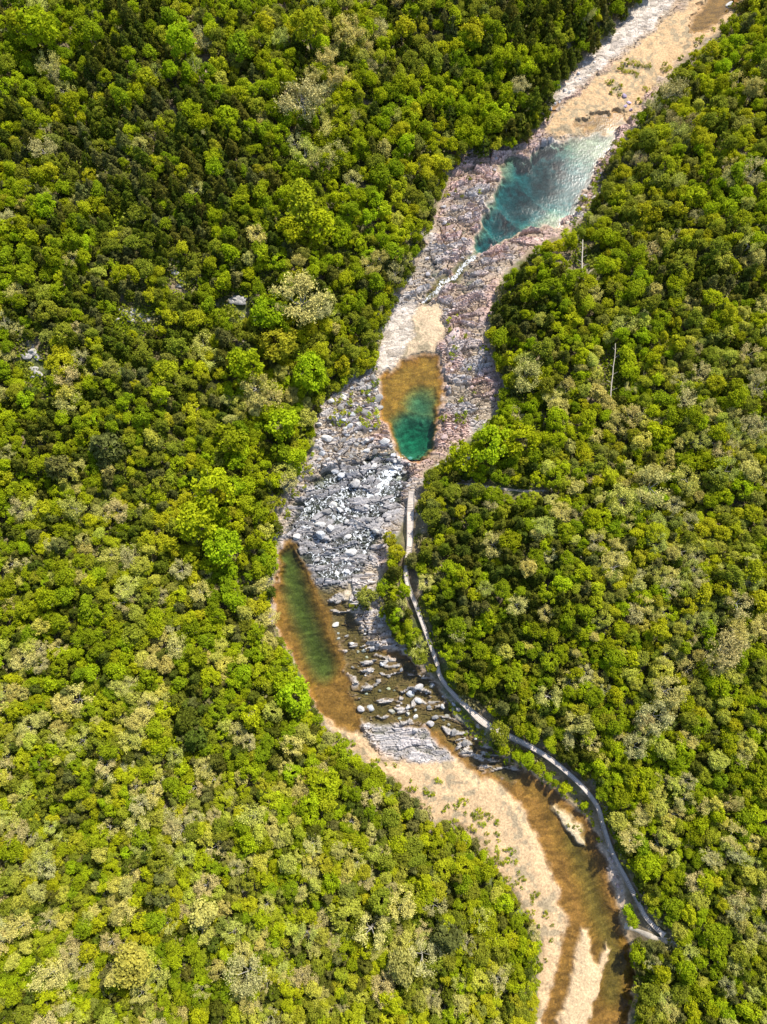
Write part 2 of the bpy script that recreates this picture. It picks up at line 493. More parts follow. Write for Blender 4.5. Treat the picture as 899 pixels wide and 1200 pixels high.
def mat_solid(name, c, var=.4, scale=5.0, rough=.85, bump=.3, inst=False, c2=None):
    m, t = nodes_of(name)
    out = N(t, 'ShaderNodeOutputMaterial'); p = N(t, 'ShaderNodeBsdfPrincipled', i_Roughness=rough)
    p.inputs['Specular IOR Level'].default_value = .2
    geo = N(t, 'ShaderNodeNewGeometry')
    n1 = N(t, 'ShaderNodeTexNoise', i_Scale=scale, i_Detail=6.0, i_Roughness=.65); L(t, geo.outputs['Position'], n1.inputs['Vector'])
    mr = N(t, 'ShaderNodeMapRange', i_1=.28, i_2=.72, i_3=1 - var, i_4=1 + var); L(t, n1.outputs['Fac'], mr.inputs[0])
    s = N(t, 'ShaderNodeVectorMath', operation='SCALE'); L(t, mr.outputs[0], s.inputs['Scale'])
    if inst:
        at = N(t, 'ShaderNodeAttribute', attribute_name='tint', attribute_type='INSTANCER'); L(t, at.outputs['Color'], s.inputs[0])
    else:
        s.inputs[0].default_value = c
    L(t, s.outputs[0], p.inputs['Base Color'])
    bp = N(t, 'ShaderNodeBump', i_Strength=bump, i_Distance=.08); L(t, n1.outputs['Fac'], bp.inputs['Height']); L(t, bp.outputs[0], p.inputs['Normal'])
    L(t, p.outputs[0], out.inputs[0])
    return m


def mat_water(name, density, acol, rough, bump, wscale, foam):
    m, t = nodes_of(name)
    out = N(t, 'ShaderNodeOutputMaterial')
    geo = N(t, 'ShaderNodeNewGeometry')
    mp = N(t, 'ShaderNodeMapping'); mp.inputs['Scale'].default_value = (1.0, .7, 1); mp.inputs['Rotation'].default_value = (0, 0, R(25)); L(t, geo.outputs['Position'], mp.inputs[0])
    n1 = N(t, 'ShaderNodeTexNoise', i_Scale=wscale, i_Detail=3.5, i_Roughness=.5); L(t, mp.outputs[0], n1.inputs['Vector'])
    nc = N(t, 'ShaderNodeTexNoise', i_Scale=.16, i_Detail=3.0, i_Roughness=.6); L(t, geo.outputs['Position'], nc.inputs['Vector'])
    mc = N(t, 'ShaderNodeMapRange', i_1=.38, i_2=.62, i_3=.15, i_4=1.5); L(t, nc.outputs['Fac'], mc.inputs[0])
    mh = N(t, 'ShaderNodeMath', operation='MULTIPLY'); L(t, n1.outputs['Fac'], mh.inputs[0]); L(t, mc.outputs[0], mh.inputs[1])
    bp = N(t, 'ShaderNodeBump', i_Strength=1.0, i_Distance=bump); L(t, mh.outputs[0], bp.inputs['Height'])
    gl = N(t, 'ShaderNodeBsdfGlossy', i_Roughness=rough); gl.distribution = 'BECKMANN'; L(t, bp.outputs[0], gl.inputs['Normal'])
    fr = N(t, 'ShaderNodeFresnel', i_IOR=1.33); L(t, bp.outputs[0], fr.inputs['Normal'])
    tr = N(t, 'ShaderNodeBsdfTransparent')
    mx = N(t, 'ShaderNodeMixShader'); L(t, fr.outputs[0], mx.inputs[0]); L(t, tr.outputs[0], mx.inputs[1]); L(t, gl.outputs[0], mx.inputs[2])
    last = mx
    if foam:
        fz = N(t, 'ShaderNodeAttribute', attribute_name='churn')
        n2 = N(t, 'ShaderNodeTexNoise', i_Scale=1.5, i_Detail=7.0, i_Roughness=.7, i_Distortion=1.2); L(t, geo.outputs['Position'], n2.inputs['Vector'])
        ad = N(t, 'ShaderNodeMath', operation='MULTIPLY_ADD', i_1=.42, i_2=-.40); L(t, fz.outputs['Fac'], ad.inputs[0])
        sm = N(t, 'ShaderNodeMath', operation='ADD'); L(t, n2.outputs['Fac'], sm.inputs[0]); L(t, ad.outputs[0], sm.inputs[1])
        mr = N(t, 'ShaderNodeMapRange', i_1=.50, i_2=.62); L(t, sm.outputs[0], mr.inputs[0])
        fd = N(t, 'ShaderNodeBsdfDiffuse', i_Color=(.82, .85, .87, 1))
        m2 = N(t, 'ShaderNodeMixShader'); L(t, mr.outputs[0], m2.inputs[0]); L(t, mx.outputs[0], m2.inputs[1]); L(t, fd.outputs[0], m2.inputs[2])
        last = m2
    L(t, last.outputs[0], out.inputs[0])
    va = N(t, 'ShaderNodeVolumeAbsorption', i_Color=acol + (1,), i_Density=density); L(t, va.outputs[0], out.inputs['Volume'])
    # side and bottom walls of the same body of water
    m2_, t2 = nodes_of(name + '_depths')
    o2 = N(t2, 'ShaderNodeOutputMaterial'); tr2 = N(t2, 'ShaderNodeBsdfTransparent'); L(t2, tr2.outputs[0], o2.inputs[0])
    va2 = N(t2, 'ShaderNodeVolumeAbsorption', i_Color=acol + (1,), i_Density=density); L(t2, va2.outputs[0], o2.inputs['Volume'])
    return [m, m2_]


M_GROUND = mat_terrain()
M_LEAF = mat_leaf('spring_leaf', .42, .66, 1.34)
M_NEEDLE = mat_leaf('evergreen_foliage', .28, .6, 1.4)
M_TWIG = mat_leaf('bare_twigs', .0, .6, 1.4)
M_BARK = mat_solid('bark', (.16, .125, .095), .35, 6)
M_PALEBARK = mat_solid('pale_bark', (.36, .33, .28), .35, 6)
M_DEAD = mat_solid('bleached_wood', (.42, .37, .29), .2, 4)
M_ROCK = mat_solid('river_rock', (1, 1, 1), .38, 3.2, .8, .7, inst=True)
M_DECK = mat_solid('weathered_decking', (.56, .485, .42), .18, 3.0)
M_RAIL = mat_solid('weathered_timber', (.27, .25, .23), .2, 3.0)
M_PATH = mat_solid('trodden_path', (.46, .40, .32), .3, 2.0)

# ------------------------------------------------------------------ the ground, one sheet to the horizon
ext = np.array([6, 16, 40, 90, 200, 500, 1200, 3000.])
fx_ = np.concatenate([ax[0] - ext[::-1], ax, ax[-1] + ext]); fy_ = np.concatenate([ay[0] - ext[::-1], ay, ay[-1] + ext])
TX, TY = np.meshgrid(fx_, fy_)
TZ = ground_z(TX, TY)
k = len(ext)
tc = np.empty(TX.shape + (4,), np.float32); tc[..., 3] = 1
ci = np.clip(np.arange(len(fx_)) - k, 0, len(ax) - 1); cj = np.clip(np.arange(len(fy_)) - k, 0, len(ay) - 1)
tc[..., :3] = col[np.ix_(cj, ci)]
nx, ny = len(fx_), len(fy_)
idx = np.arange(nx * ny).reshape(ny, nx)
quads = np.stack([idx[:-1, :-1], idx[:-1, 1:], idx[1:, 1:], idx[1:, :-1]], -1).reshape(-1, 4)
me = mesh_np('ground', np.stack([TX, TY, TZ], -1).reshape(-1, 3), quads, M_GROUND, False)
at = me.attributes.new('ground_colour', 'FLOAT_COLOR', 'POINT')
at.data.foreach_set('color', tc.reshape(-1))
tag(link('ground', me), kind='structure')


# ------------------------------------------------------------------ water bodies
def water_body(name, py0, py1, mats, step=.6):
    xs = np.arange(-30, 85, step); ys = np.arange(-116, 158, step)
    X, Y = np.meshgrid((xs[:-1] + xs[1:]) / 2, (ys[:-1] + ys[1:]) / 2)
    px, py, _ = to_px(X, Y, water_level(X, Y))
    cell = (poly_sd(px, py, CORR) > -4) & (py >= py0) & (py < py1)
    VX, VY = np.meshgrid(xs, ys)
    VZ = water_level(VX, VY)
    n = VX.size
    w = len(xs)
    top = np.stack([VX, VY, VZ], -1).reshape(-1, 3); bot = top.copy(); bot[:, 2] -= 7
    fs = []; mi_ = []
    jj, ii = np.nonzero(cell)
    a = jj * w + ii
    q = np.stack([a, a + 1, a + 1 + w, a + w], -1)
    fs.append(q); mi_.append(np.zeros(len(q)))
    fs.append(q[:, ::-1] + n); mi_.append(np.ones(len(q)))
    pad = np.pad(cell, 1)
    for (dj, di, e0, e1) in ((-1, 0, 0, 1), (0, 1, 1, 1 + w), (1, 0, 1 + w, w), (0, -1, w, 0)):
        nb = pad[1 + jj + dj, 1 + ii + di]
        s = a[~nb]
        fs.append(np.stack([s + e0, s + e0 + n, s + e1 + n, s + e1], -1)); mi_.append(np.ones(len(s)))
    F = np.concatenate(fs); MI = np.concatenate(mi_).astype(np.int32)
    V = np.concatenate([top, bot])
    used = np.unique(F); remap = np.zeros(len(V), int); remap[used] = np.arange(len(used))
    me = mesh_np(name, V[used], remap[F], mats, True)
    me.polygons.foreach_set('material_index', MI)
    pxv, pyv, _ = to_px(V[used][:, 0], V[used][:, 1], V[used][:, 2])
    ch = sstep(-4, 8, poly_sd(pxv, pyv, RAPIDS[0][0])) * .93
    ch = np.maximum(ch, sstep(8, 1, poly_sd(pxv, pyv, [(556, 301), (542, 312), (534, 325), (518, 331), (511, 343), (496, 353)], False)) * 1.08)
    ch = np.maximum(ch, sstep(16, 3, poly_sd(pxv, pyv, [(470, 540), (452, 560), (440, 578), (425, 592)], False)) * 1.15)
    ch = np.maximum(ch, sstep(16, 3, poly_sd(pxv, pyv, [(390, 690), (410, 740), (430, 800), (432, 840)], False)) * .62)
    a_ = me.attributes.new('churn', 'FLOAT', 'POINT'); a_.data.foreach_set('value', ch.astype(np.float32))
    o = link(name, me)
    return tag(o, kind='structure')


AMBER = mat_water('amber_water', .62, (.36, .55, .14), .09, .02, 1.4, True)
water_body('upstream_water', -200, 130, AMBER)
water_body('upper_pool_water', 130, 352, mat_water('teal_water', .55, (.0, .70, .735), .235, .018, 3.2, True))
water_body('middle_pool_water', 352, 539, mat_water('green_water', .46, (.0, .76, .70), .09, .02, 1.2, True))
water_body('river_water', 539, 1340, AMBER)

# ------------------------------------------------------------------ foliage meshes (native crown radius about 2.2 m)
CR = 2.2


def leaf_quads(P, Nn, size, rng, stretch=1.0):
    n = len(P)
    Nn = Nn / (np.linalg.norm(Nn, axis=1, keepdims=True) + 1e-9)
    r = rng.normal(size=(n, 3))
    a = np.cross(Nn, r); a /= np.linalg.norm(a, axis=1, keepdims=True) + 1e-9
    b = np.cross(Nn, a)
    s = size[:, None] * .5
    a = a * s * stretch; b = b * s
    bend = Nn * s * .35
    V = np.stack([P - a - bend, P + b * .9, P + a - bend, P - b * .9], 1).reshape(-1, 3)
    F = np.arange(n * 4).reshape(n, 4)
    return V, F


def crown_leafy(seed, nlobe, flat, per, lsize):
    rng = np.random.default_rng(seed)
    Ps, Ns, Vr = [], [], []
    cz = 3.3
    for i in range(nlobe):
        th = rng.random() * 6.283; ph = math.acos(1 - rng.random() * 1.5)
        rad = rng.uniform(.45, .82) if i > 2 else .25
        c = np.array([math.cos(th) * math.sin(ph), math.sin(th) * math.sin(ph), math.cos(ph) * flat]) * rad * CR
        lr = rng.uniform(.20, .42) * CR
        d = rng.normal(size=(per, 3)); d /= np.linalg.norm(d, axis=1, keepdims=True)
        outw = c / (np.linalg.norm(c) + 1e-6)
        keep = (d @ outw > -.35)
        d = d[keep]
        rr = lr * (rng.random(len(d)) ** .3) * rng.uniform(.75, 1.3, len(d))
        p = c + d * rr[:, None] * np.array([1, 1, .85])
        Ps.append(p); Ns.append(d + .7 * rng.normal(size=d.shape) + (0, 0, .75)); Vr.append(np.clip(rng.normal(.5, .22) + rng.normal(0, .2, len(d)), 0, 1))
    P = np.concatenate(Ps); P[:, 2] += cz
    V, F = leaf_quads(P, np.concatenate(Ns), rng.uniform(lsize * .6, lsize * 1.35, len(P)), rng, 1.15)
    return mesh_np('crown', V, F, M_LEAF, False, np.concatenate(Vr))


def crown_evergreen(seed, tall, n):
    rng = np.random.default_rng(seed)
    Ps, Ns, Vr = [], [], []
    for lev in range(9):
        t = lev / 8
        ring = max(1, int(round((1 - t) * 9)))
        for kx in range(ring):
            th = 6.283 * (kx + rng.random() * .8) / ring
            rad = (1 - t ** 1.25) * rng.uniform(.55, .82) * CR
            c = np.array([math.cos(th) * rad, math.sin(th) * rad, 1.6 + t * tall + rng.uniform(-.3, .3)])
            lr = rng.uniform(.26, .40) * CR * (1 - .45 * t)
            d = rng.normal(size=(n, 3)); d[:, 2] += .25; d /= np.linalg.norm(d, axis=1, keepdims=True)
            p = c + d * (lr * rng.uniform(.55, 1.1, n))[:, None] * np.array([1, 1, .7])
            Ps.append(p); Ns.append(d + .6 * rng.normal(size=d.shape) + (0, 0, .65)); Vr.append(np.clip(rng.normal(.45, .2) + rng.normal(0, .22, n), 0, 1))
    P = np.concatenate(Ps)
    V, F = leaf_quads(P, np.concatenate(Ns), rng.uniform(.16, .40, len(P)), rng, 1.5)
    return mesh_np('crown', V, F, M_NEEDLE, False, np.concatenate(Vr))


def trunk_mesh(seed, h, r0, limbs, mat):
    rng = np.random.default_rng(seed)
    V, F = [], []
    lean = rng.normal(0, .12, 2)
    pts = [(lean[0] * z + .05 * math.sin(z * 2), lean[1] * z, z) for z in np.linspace(-.5, h, 6)]
    tube(pts, np.linspace(r0 * 1.25, r0 * .35, 6), 6, V, F)
    for i in range(limbs):
        z = rng.uniform(.45, .95) * h; th = rng.random() * 6.283; l = rng.uniform(1.0, 1.7)
        p0 = np.array([lean[0] * z, lean[1] * z, z])
        tube([p0, p0 + [math.cos(th) * l * .5, math.sin(th) * l * .5, l * .35], p0 + [math.cos(th) * l, math.sin(th) * l, l * .9]], [r0 * .5, r0 * .32, r0 * .12], 4, V, F)
    return mesh_np('trunk', V, [tuple(f) for f in F], mat, True)


def bare_tree_meshes(seed, bushy):
    """trunk with main limbs; crown of branches, twigs and half-open buds"""
    rng = np.random.default_rng(seed)
    V, F = [], []; TV, TF = [], []
    buds = []
    tube([(0, 0, -.5), (.05, 0, 1.2), (.1, .08, 2.4)], [.16, .13, .11], 6, V, F)

    def grow(p, d, l, r, lev):
        d = d / np.linalg.norm(d)
        mid = p + d * l * .5 + rng.normal(0, .08 * l, 3); end = p + d * l + np.array([0, 0, .12 * l])
        tube([p, mid, end], [r, r * .8, r * .6], 4 if lev < 2 else 3, *((V, F) if lev < 1 else (TV, TF)))
        if lev >= 3:
            buds.append((mid, d)); buds.append((end, d)); return
        for _ in range(3 if lev < 2 else 4):
            nd = d + rng.normal(0, .55, 3) + np.array([0, 0, .12])
            grow(mid + (end - mid) * rng.random(), nd, l * rng.uniform(.55, .8), r * .55, lev + 1)
    for i in range(6):
        th = 6.283 * (i + rng.random() * .6) / 6
        grow(np.array([.08, .05, 1.7 + .22 * i]), np.array([math.cos(th), math.sin(th), rng.uniform(.5, 1.1)]), rng.uniform(1.2, 1.6), .07, 0)
    nf = len(TF)
    B = np.array([b[0] for b in buds]); rep = bushy
    P = np.repeat(B, rep, 0) + rng.normal(0, .22, (len(B) * rep, 3))
    n = rng.normal(size=P.shape); n[:, 2] += .8
    LV, LF = leaf_quads(P, n, rng.uniform(.06, .17, len(P)), rng, 2.2)
    AV = np.concatenate([np.array(TV), LV]); AF = np.concatenate([np.array(TF), LF + len(TV)])
    var = np.concatenate([np.full(nf, .75), np.clip(rng.normal(.5, .25, len(LF)), 0, 1)])
    return mesh_np('trunk', V, [tuple(f) for f in F], M_PALEBARK, True), mesh_np('crown', AV, AF, M_TWIG, False, var)


PROTO = {'broadleaf': [], 'evergreen': [], 'bare': []}
for i in range(8):
    PROTO['broadleaf'].append((trunk_mesh(100 + i, 3.2, .14, 5, M_BARK), crown_leafy(200 + i, [22, 27, 32, 24, 36, 28, 20, 31][i], [.75, .85, .7, 1.0, .8, .95, .6, .75][i], 105, .29)))
for i in range(6):
    PROTO['evergreen'].append((trunk_mesh(300 + i, 4.5, .13, 0, M_BARK), crown_evergreen(400 + i, [3.6, 4.6, 3.0, 5.2, 4.0, 3.3][i], 34)))
for i in range(6):
    PROTO['bare'].append(bare_tree_meshes(500 + i, [6, 4, 7, 5, 4, 7][i]))

# ------------------------------------------------------------------ where the trees stand
MAP = """MGDDYMYYTMMGDDD..G
MMDDGYGMTMMGMD...t
DMDDMYMTMGGMD..tGG
MDDMDDMGGG....GGGG
GMDDDDMGBG....GGGG
MMMDDDMBBG...GMMtt
MMDMGMMMMM.DDMGMDD
MDMDMMBtG..DDGMGYY
MtDMMMBYB..GGYTYtT
MMMMMtTGD..GGYTtTt
DMMMMGGGG.BBGYYTtT
GtMMBBtG..GYMYtTtT
MYtMBBGM.GDMMYtYtY
tMYTGGMM.GDMDMtTTt
MMGMYMtM.GMMDMYTTT
TMMYYTGG.MMMMMYTTt
TtYTDYMGG.MDGMYTYY
tYtTDMGtt..GGMtYMY
TMMTYGTBMM...GGTtM
TMYtTMTGMMG..GMTtT
TMTMTYYTTtMG..MMtT
TYTMTTYTGTMG...MMT
GTGTMTttYTMGB..MtM
MTMTGtTtYYtGG..TGM""".split('\n')
MIX = {  # shares: evergreen dark, green, lime, yellow-olive, bare
    'D': (.71, .17, .06, .03, .02, .01), 'M': (.36, .33, .16, .07, .05, .03), 'G': (.14, .38, .36, .06, .03, .03), 'B': (.04, .26, .62, .06, .01, .01),
    'Y': (.09, .23, .31, .14, .09, .14), 't': (.10, .21, .26, .10, .14, .19), 'T': (.07, .16, .20, .09, .23, .25), '.': (.10, .40, .40, .05, .05, .0)}
TINTS = {
    'dark': [(.115, .130, .014), (.095, .122, .015), (.135, .137, .020), (.15, .155, .04), (.125, .155, .013)],
    'green': [(.275, .33, .012), (.245, .315, .012), (.31, .355, .012), (.26, .285, .025)],
    'lime': [(.375, .43, .012), (.335, .42, .012), (.415, .45, .014), (.425, .435, .018)],
    'olive': [(.335, .36, .025), (.385, .39, .025), (.28, .295, .05)],
    'pale': [(.50, .485, .085), (.49, .45, .12), (.45, .46, .06)],
    'bare': [(.49, .435, .13), (.46, .415, .16), (.51, .465, .12), (.43, .435, .085), (.43, .375, .14)],
}
TINTWORD = {'dark': ['dark olive', 'dark green', 'brownish olive', 'grey-olive', 'deep green'], 'green': ['mid green', 'grass green', 'fresh green', 'dull green'], 'lime': ['lime green', 'bright green', 'vivid lime', 'yellow-lime'],
            'pale': ['pale budding', 'buff-green', 'pale yellow-green'], 'olive': ['olive yellow', 'mustard green', 'drab olive'], 'bare': ['tan', 'pale grey', 'straw-coloured', 'greenish tan', 'grey-brown']}


class Tree:
    __slots__ = ('px', 'py', 'r', 'kind', 'tone', 'ti')


pts = []
CELLS = {}


def fits(px, py, r, k=.545):
    ci_, cj_ = int(px // 40), int(py // 40)
    for a in (-1, 0, 1):
        for b in (-1, 0, 1):
            for q in CELLS.get((ci_ + a, cj_ + b), ()):
                if (q.px - px) ** 2 + (q.py - py) ** 2 < (k * (q.r + r)) ** 2:
                    return False
    return True


def put(px, py, r, tone, ti=None):
    t = Tree(); t.px, t.py, t.r, t.tone = px, py, r, tone
    t.kind = 'evergreen' if tone == 'dark' else 'bare' if tone == 'bare' else 'broadleaf'
    n_ = len(TINTS[tone])
    if ti is None:                                  # kinds stand in groups
        g = float(fbm(np.array([px / 70.]), np.array([py / 70.]), 4, 2)[0])
        ti = int(np.clip((g - .22) / .56 * n_ + random.gauss(0, .7), 0, n_ - 1))
    t.ti = ti
    pts.append(t); CELLS.setdefault((int(px // 40), int(py // 40)), []).append(t)


# trees that stand out in the photograph
SPECIAL = [(326, 403, 21, 'olive', 1), (312, 762, 10, 'olive', 1), (250, 575, 25, 'lime', 0), (232, 612, 22, 'lime', 2), (262, 640, 22, 'lime', 1), (258, 578, 14, 'lime', 3), (352, 350, 24, 'bare', 0), (372, 362, 15, 'bare', 1),
           (300, 455, 17, 'bare', 2), (318, 468, 14, 'bare', 0), (355, 240, 24, 'lime', 3), (372, 262, 20, 'lime', 0), (312, 365, 20, 'lime', 1), (290, 430, 20, 'lime', 0), (362, 436, 20, 'lime', 1), (340, 268, 17, 'lime', 2),
           (44, 32, 22, 'lime', 0), (20, 30, 14, 'green', 2), (172, 92, 12, 'lime', 3), (212, 50, 17, 'lime', 1), (280, 52, 17, 'green', 1), (362, 28, 22, 'lime', 3), (330, 495, 20, 'lime', 1), (270, 515, 20, 'green', 0),
           (575, 522, 21, 'lime', 1), (545, 532, 17, 'lime', 0), (608, 515, 18, 'lime', 0), (735, 418, 13, 'lime', 2), (345, 815, 20, 'lime', 1), (335, 800, 14, 'lime', 0), (380, 920, 17, 'lime', 2), (385, 940, 14, 'lime', 3),
           (215, 845, 17, 'dark', 0), (228, 865, 15, 'dark', 1), (205, 822, 14, 'dark', 0), (355, 118, 20, 'bare', 1), (618, 440, 14, 'bare', 0), (765, 570, 18, 'bare', 0), (850, 760, 22, 'bare', 4), (780, 810, 16, 'bare', 0),
           (770, 840, 17, 'bare', 1), (155, 1130, 23, 'pale', 0), (138, 1142, 16, 'pale', 1), (60, 1140, 16, 'bare', 0), (240, 1070, 18, 'pale', 1), (290, 1140, 16, 'bare', 4), (405, 1070, 17, 'pale', 2), (435, 1090, 16, 'bare', 0),
           (470, 1130, 18, 'pale', 1), (495, 1120, 16, 'bare', 1), (470, 1060, 15, 'bare', 2), (525, 1100, 18, 'dark', 3), (622, 1112, 10, 'lime', 0), (590, 1058, 11, 'lime', 1), (585, 860, 13, 'green', 3),
           (430, 700, 11, 'olive', 2), (457, 632, 9, 'olive', 1), (483, 655, 9, 'dark', 3), (465, 648, 10, 'lime', 3), (120, 520, 20, 'dark', 3), (65, 545, 18, 'dark', 3), (640, 95, 14, 'dark', 4), (598, 152, 13, 'dark', 2),
           (610, 140, 13, 'dark', 0), (625, 120, 13, 'dark', 4), (575, 150, 13, 'green', 1), (557, 160, 13, 'lime', 0)]
AVOID = [(482, 600, 10), (482, 620, 10), (480, 640, 8), (552, 832, 9), (565, 845, 9), (580, 854, 9), (35, 415, 13), (40, 435, 10), (152, 368, 12), (170, 372, 9), (275, 354, 12), (204, 316, 7), (213, 330, 7), (682, 302, 9), (718, 420, 7), (718, 450, 7)]


def walk_d(px, py, P):
    best = 1e9
    for (a, b) in zip(P[:-1], P[1:]):
        ex, ey = b[0] - a[0], b[1] - a[1]
        t = max(0, min(1, ((px - a[0]) * ex + (py - a[1]) * ey) / (ex * ex + ey * ey)))
        best = min(best, math.hypot(px - a[0] - t * ex, py - a[1] - t * ey))
    return best


def in_corr(px, py):
    return float(poly_sd(np.array([px]), np.array([py]), CORR)[0])


for s in SPECIAL:
    put(s[0], s[1], s[2] * .92, *s[3:])
cand = np.stack([RNG.uniform(-170, 1070, 60000), RNG.uniform(-130, 1340, 60000)], 1)
csd = poly_sd(cand[:, 0], cand[:, 1], CORR)
for (px, py), sdv in zip(cand, csd):
    if sdv > -3:
        continue
    c = int(np.clip((px + random.gauss(0, 14)) // 50, 0, 17)); rw = int(np.clip((py + random.gauss(0, 14)) // 50, 0, 23))
    tone = random.choices(('dark', 'green', 'lime', 'olive', 'bare', 'pale'), MIX[MAP[rw][c]])[0]
    r = {'dark': random.triangular(6, 13.5, 9), 'green': random.triangular(6, 16, 8.5), 'lime': random.triangular(6, 16, 8.5), 'olive': random.triangular(6, 13, 8.5), 'pale': random.triangular(7, 15, 9.5), 'bare': random.triangular(7, 16, 10)}[tone] * .80
    over = .25 if (px < 460 and 560 < py < 830) or py < 200 else .9
    if sdv > -over * r:
        r = max(5.0, -sdv / over)
        if sdv > -4.5 * over: continue
    if not fits(px, py, r):
        continue
    wdist = walk_d(px, py, WALK)
    if wdist < r + 4.5 and not (wdist > 5 and (645 < py < 800) and random.random() < .10 and r < 12):
        continue
    if walk_d(px, py, PATHS[0][:4]) < r * .75 or walk_d(px, py, PATHS[1][:3]) < r + 2:
        continue
    if any(math.hypot(px - a, py - b) < r * 1.1 + q * 1.25 for a, b, q in AVOID):
        continue
    put(px, py, r, tone)

NUMW = ['zero', 'one', 'two', 'three', 'four', 'five', 'six', 'seven', 'eight', 'nine', 'ten', 'eleven', 'twelve', 'thirteen', 'fourteen', 'fifteen', 'sixteen', 'seventeen', 'eighteen', 'nineteen']
TENS = ['', '', 'twenty', 'thirty', 'forty', 'fifty', 'sixty', 'seventy', 'eighty', 'ninety']


def numw(n):
    n = int(max(0, min(99, n)))
    return NUMW[n] if n < 20 else TENS[n // 10] + ('' if n % 10 == 0 else '-' + NUMW[n % 10])


def where(px, py):
    return '%s percent across, %s percent down' % (numw(round(px / W * 100)), numw(round(py / Hh * 100)))


MARKS = [('the teal pool', (630, 220), 110), ('the long sandbar', (740, 90), 90), ('the amber-green pool', (485, 480), 100), ('the white rapids', (410, 610), 100), ('the long amber pool', (365, 740), 85),
         ('the sandy bank', (570, 970), 90), ('the sand island', (690, 1130), 80)]


def beside(px, py):
    if walk_d(px, py, WALK) < 26:
        return 'by the boardwalk'
    best = min(MARKS, key=lambda m: math.hypot(px - m[1][0], py - m[1][1]) / m[2])
    if math.hypot(px - best[1][0], py - best[1][1]) < best[2]:
        return 'near ' + best[0]
    mid = np.interp(py, [0, 200, 400, 600, 800, 1000, 1200], [810, 610, 510, 430, 450, 640, 690])
    return 'on the left slope' if px < mid else 'on the right slope'


USED = set()


def uniq(lab_fn):
    for extra in range(6):
        s = lab_fn(extra)
        if s not in USED:
            USED.add(s)
            return s
    USED.add(s)
    return s


def tree_xyz(t):
    """stand the tree so that the middle of its crown is seen where the photograph shows it"""
    return None


# world positions (vectorised)
apx = np.array([t.px for t in pts]); apy = np.array([t.py for t in pts]); ar = np.array([t.r for t in pts])
lift0 = 3.2
X_, Y_, Z_ = px_ground(apx, apy, lift0)
_, _, dep_ = to_px(X_, Y_, Z_ + lift0)
scale = ar * dep_ / FPX / CR * 1.17
X_, Y_, Z_ = X_, Y_, Z_
lift = 3.3 * scale
X_, Y_, Z_ = px_ground(apx, apy, lift)

KINDNAME = {'broadleaf': 'broadleaf_tree', 'evergreen': 'evergreen_tree', 'bare': 'bare_tree'}
KINDWORD = {'broadleaf': 'leafy tree', 'evergreen': 'evergreen', 'bare': 'leafless tree'}
GROUPW = {'broadleaf': 'leafy trees of the valley woods', 'evergreen': 'evergreens of the valley woods', 'bare': 'leafless trees of the valley woods'}


def tinted(t, jit=.12):
    c = np.array(TINTS[t.tone][t.ti]) * random.uniform(1 - jit, 1 + jit)
    c[0] *= random.uniform(.92, 1.08)
    return c


PROTO_OBJ = {}
for kind in ('broadleaf', 'evergreen', 'bare'):
    ids = [i for i, t in enumerate(pts) if t.kind == kind]
    seen = sorted([i for i in ids if 3 < apx[i] < W - 3 and 3 < apy[i] < Hh - 3], key=lambda i: -pts[i].r)
    single = seen[:300]
    rest = sorted(set(ids) - set(single))
    pro = PROTO[kind]
    tops = []
    for n_, i in enumerate(single):
        t = pts[i]
        tm, cm = pro[n_ % len(pro)]
        e = bpy.data.objects.new(KINDNAME[kind], None)
        COL.objects.link(e)
        e.empty_display_size = .3
        e.location = (X_[i], Y_[i], Z_[i])
        s = scale[i]
        hz = random.uniform(.85, 1.15)
        e.scale = (s * random.uniform(.82, 1.12), s * random.uniform(.82, 1.12), s * hz)
        e.rotation_euler = (0, 0, random.random() * 6.283)
        tr = link('trunk', tm, e); cr = link('crown', cm, e)
        c = tinted(t)
        cr['tint'] = [float(v_) for v_ in c]
        size = 'big' if t.r > 17 else 'mid-sized' if t.r > 12.5 else 'small'
        tag(e, uniq(lambda x: '%s %s %s %s, %s' % ((size, 'rather ' + size, 'fairly ' + size, 'quite ' + size, 'broad', 'round')[x], TINTWORD[t.tone][t.ti], KINDWORD[kind], beside(t.px, t.py), where(t.px, t.py))), 'tree', GROUPW[kind])
        if n_ < len(pro):
            PROTO_OBJ.setdefault(kind, []).append((tr, cr))
    PROTO_OBJ[kind + '_rest'] = rest


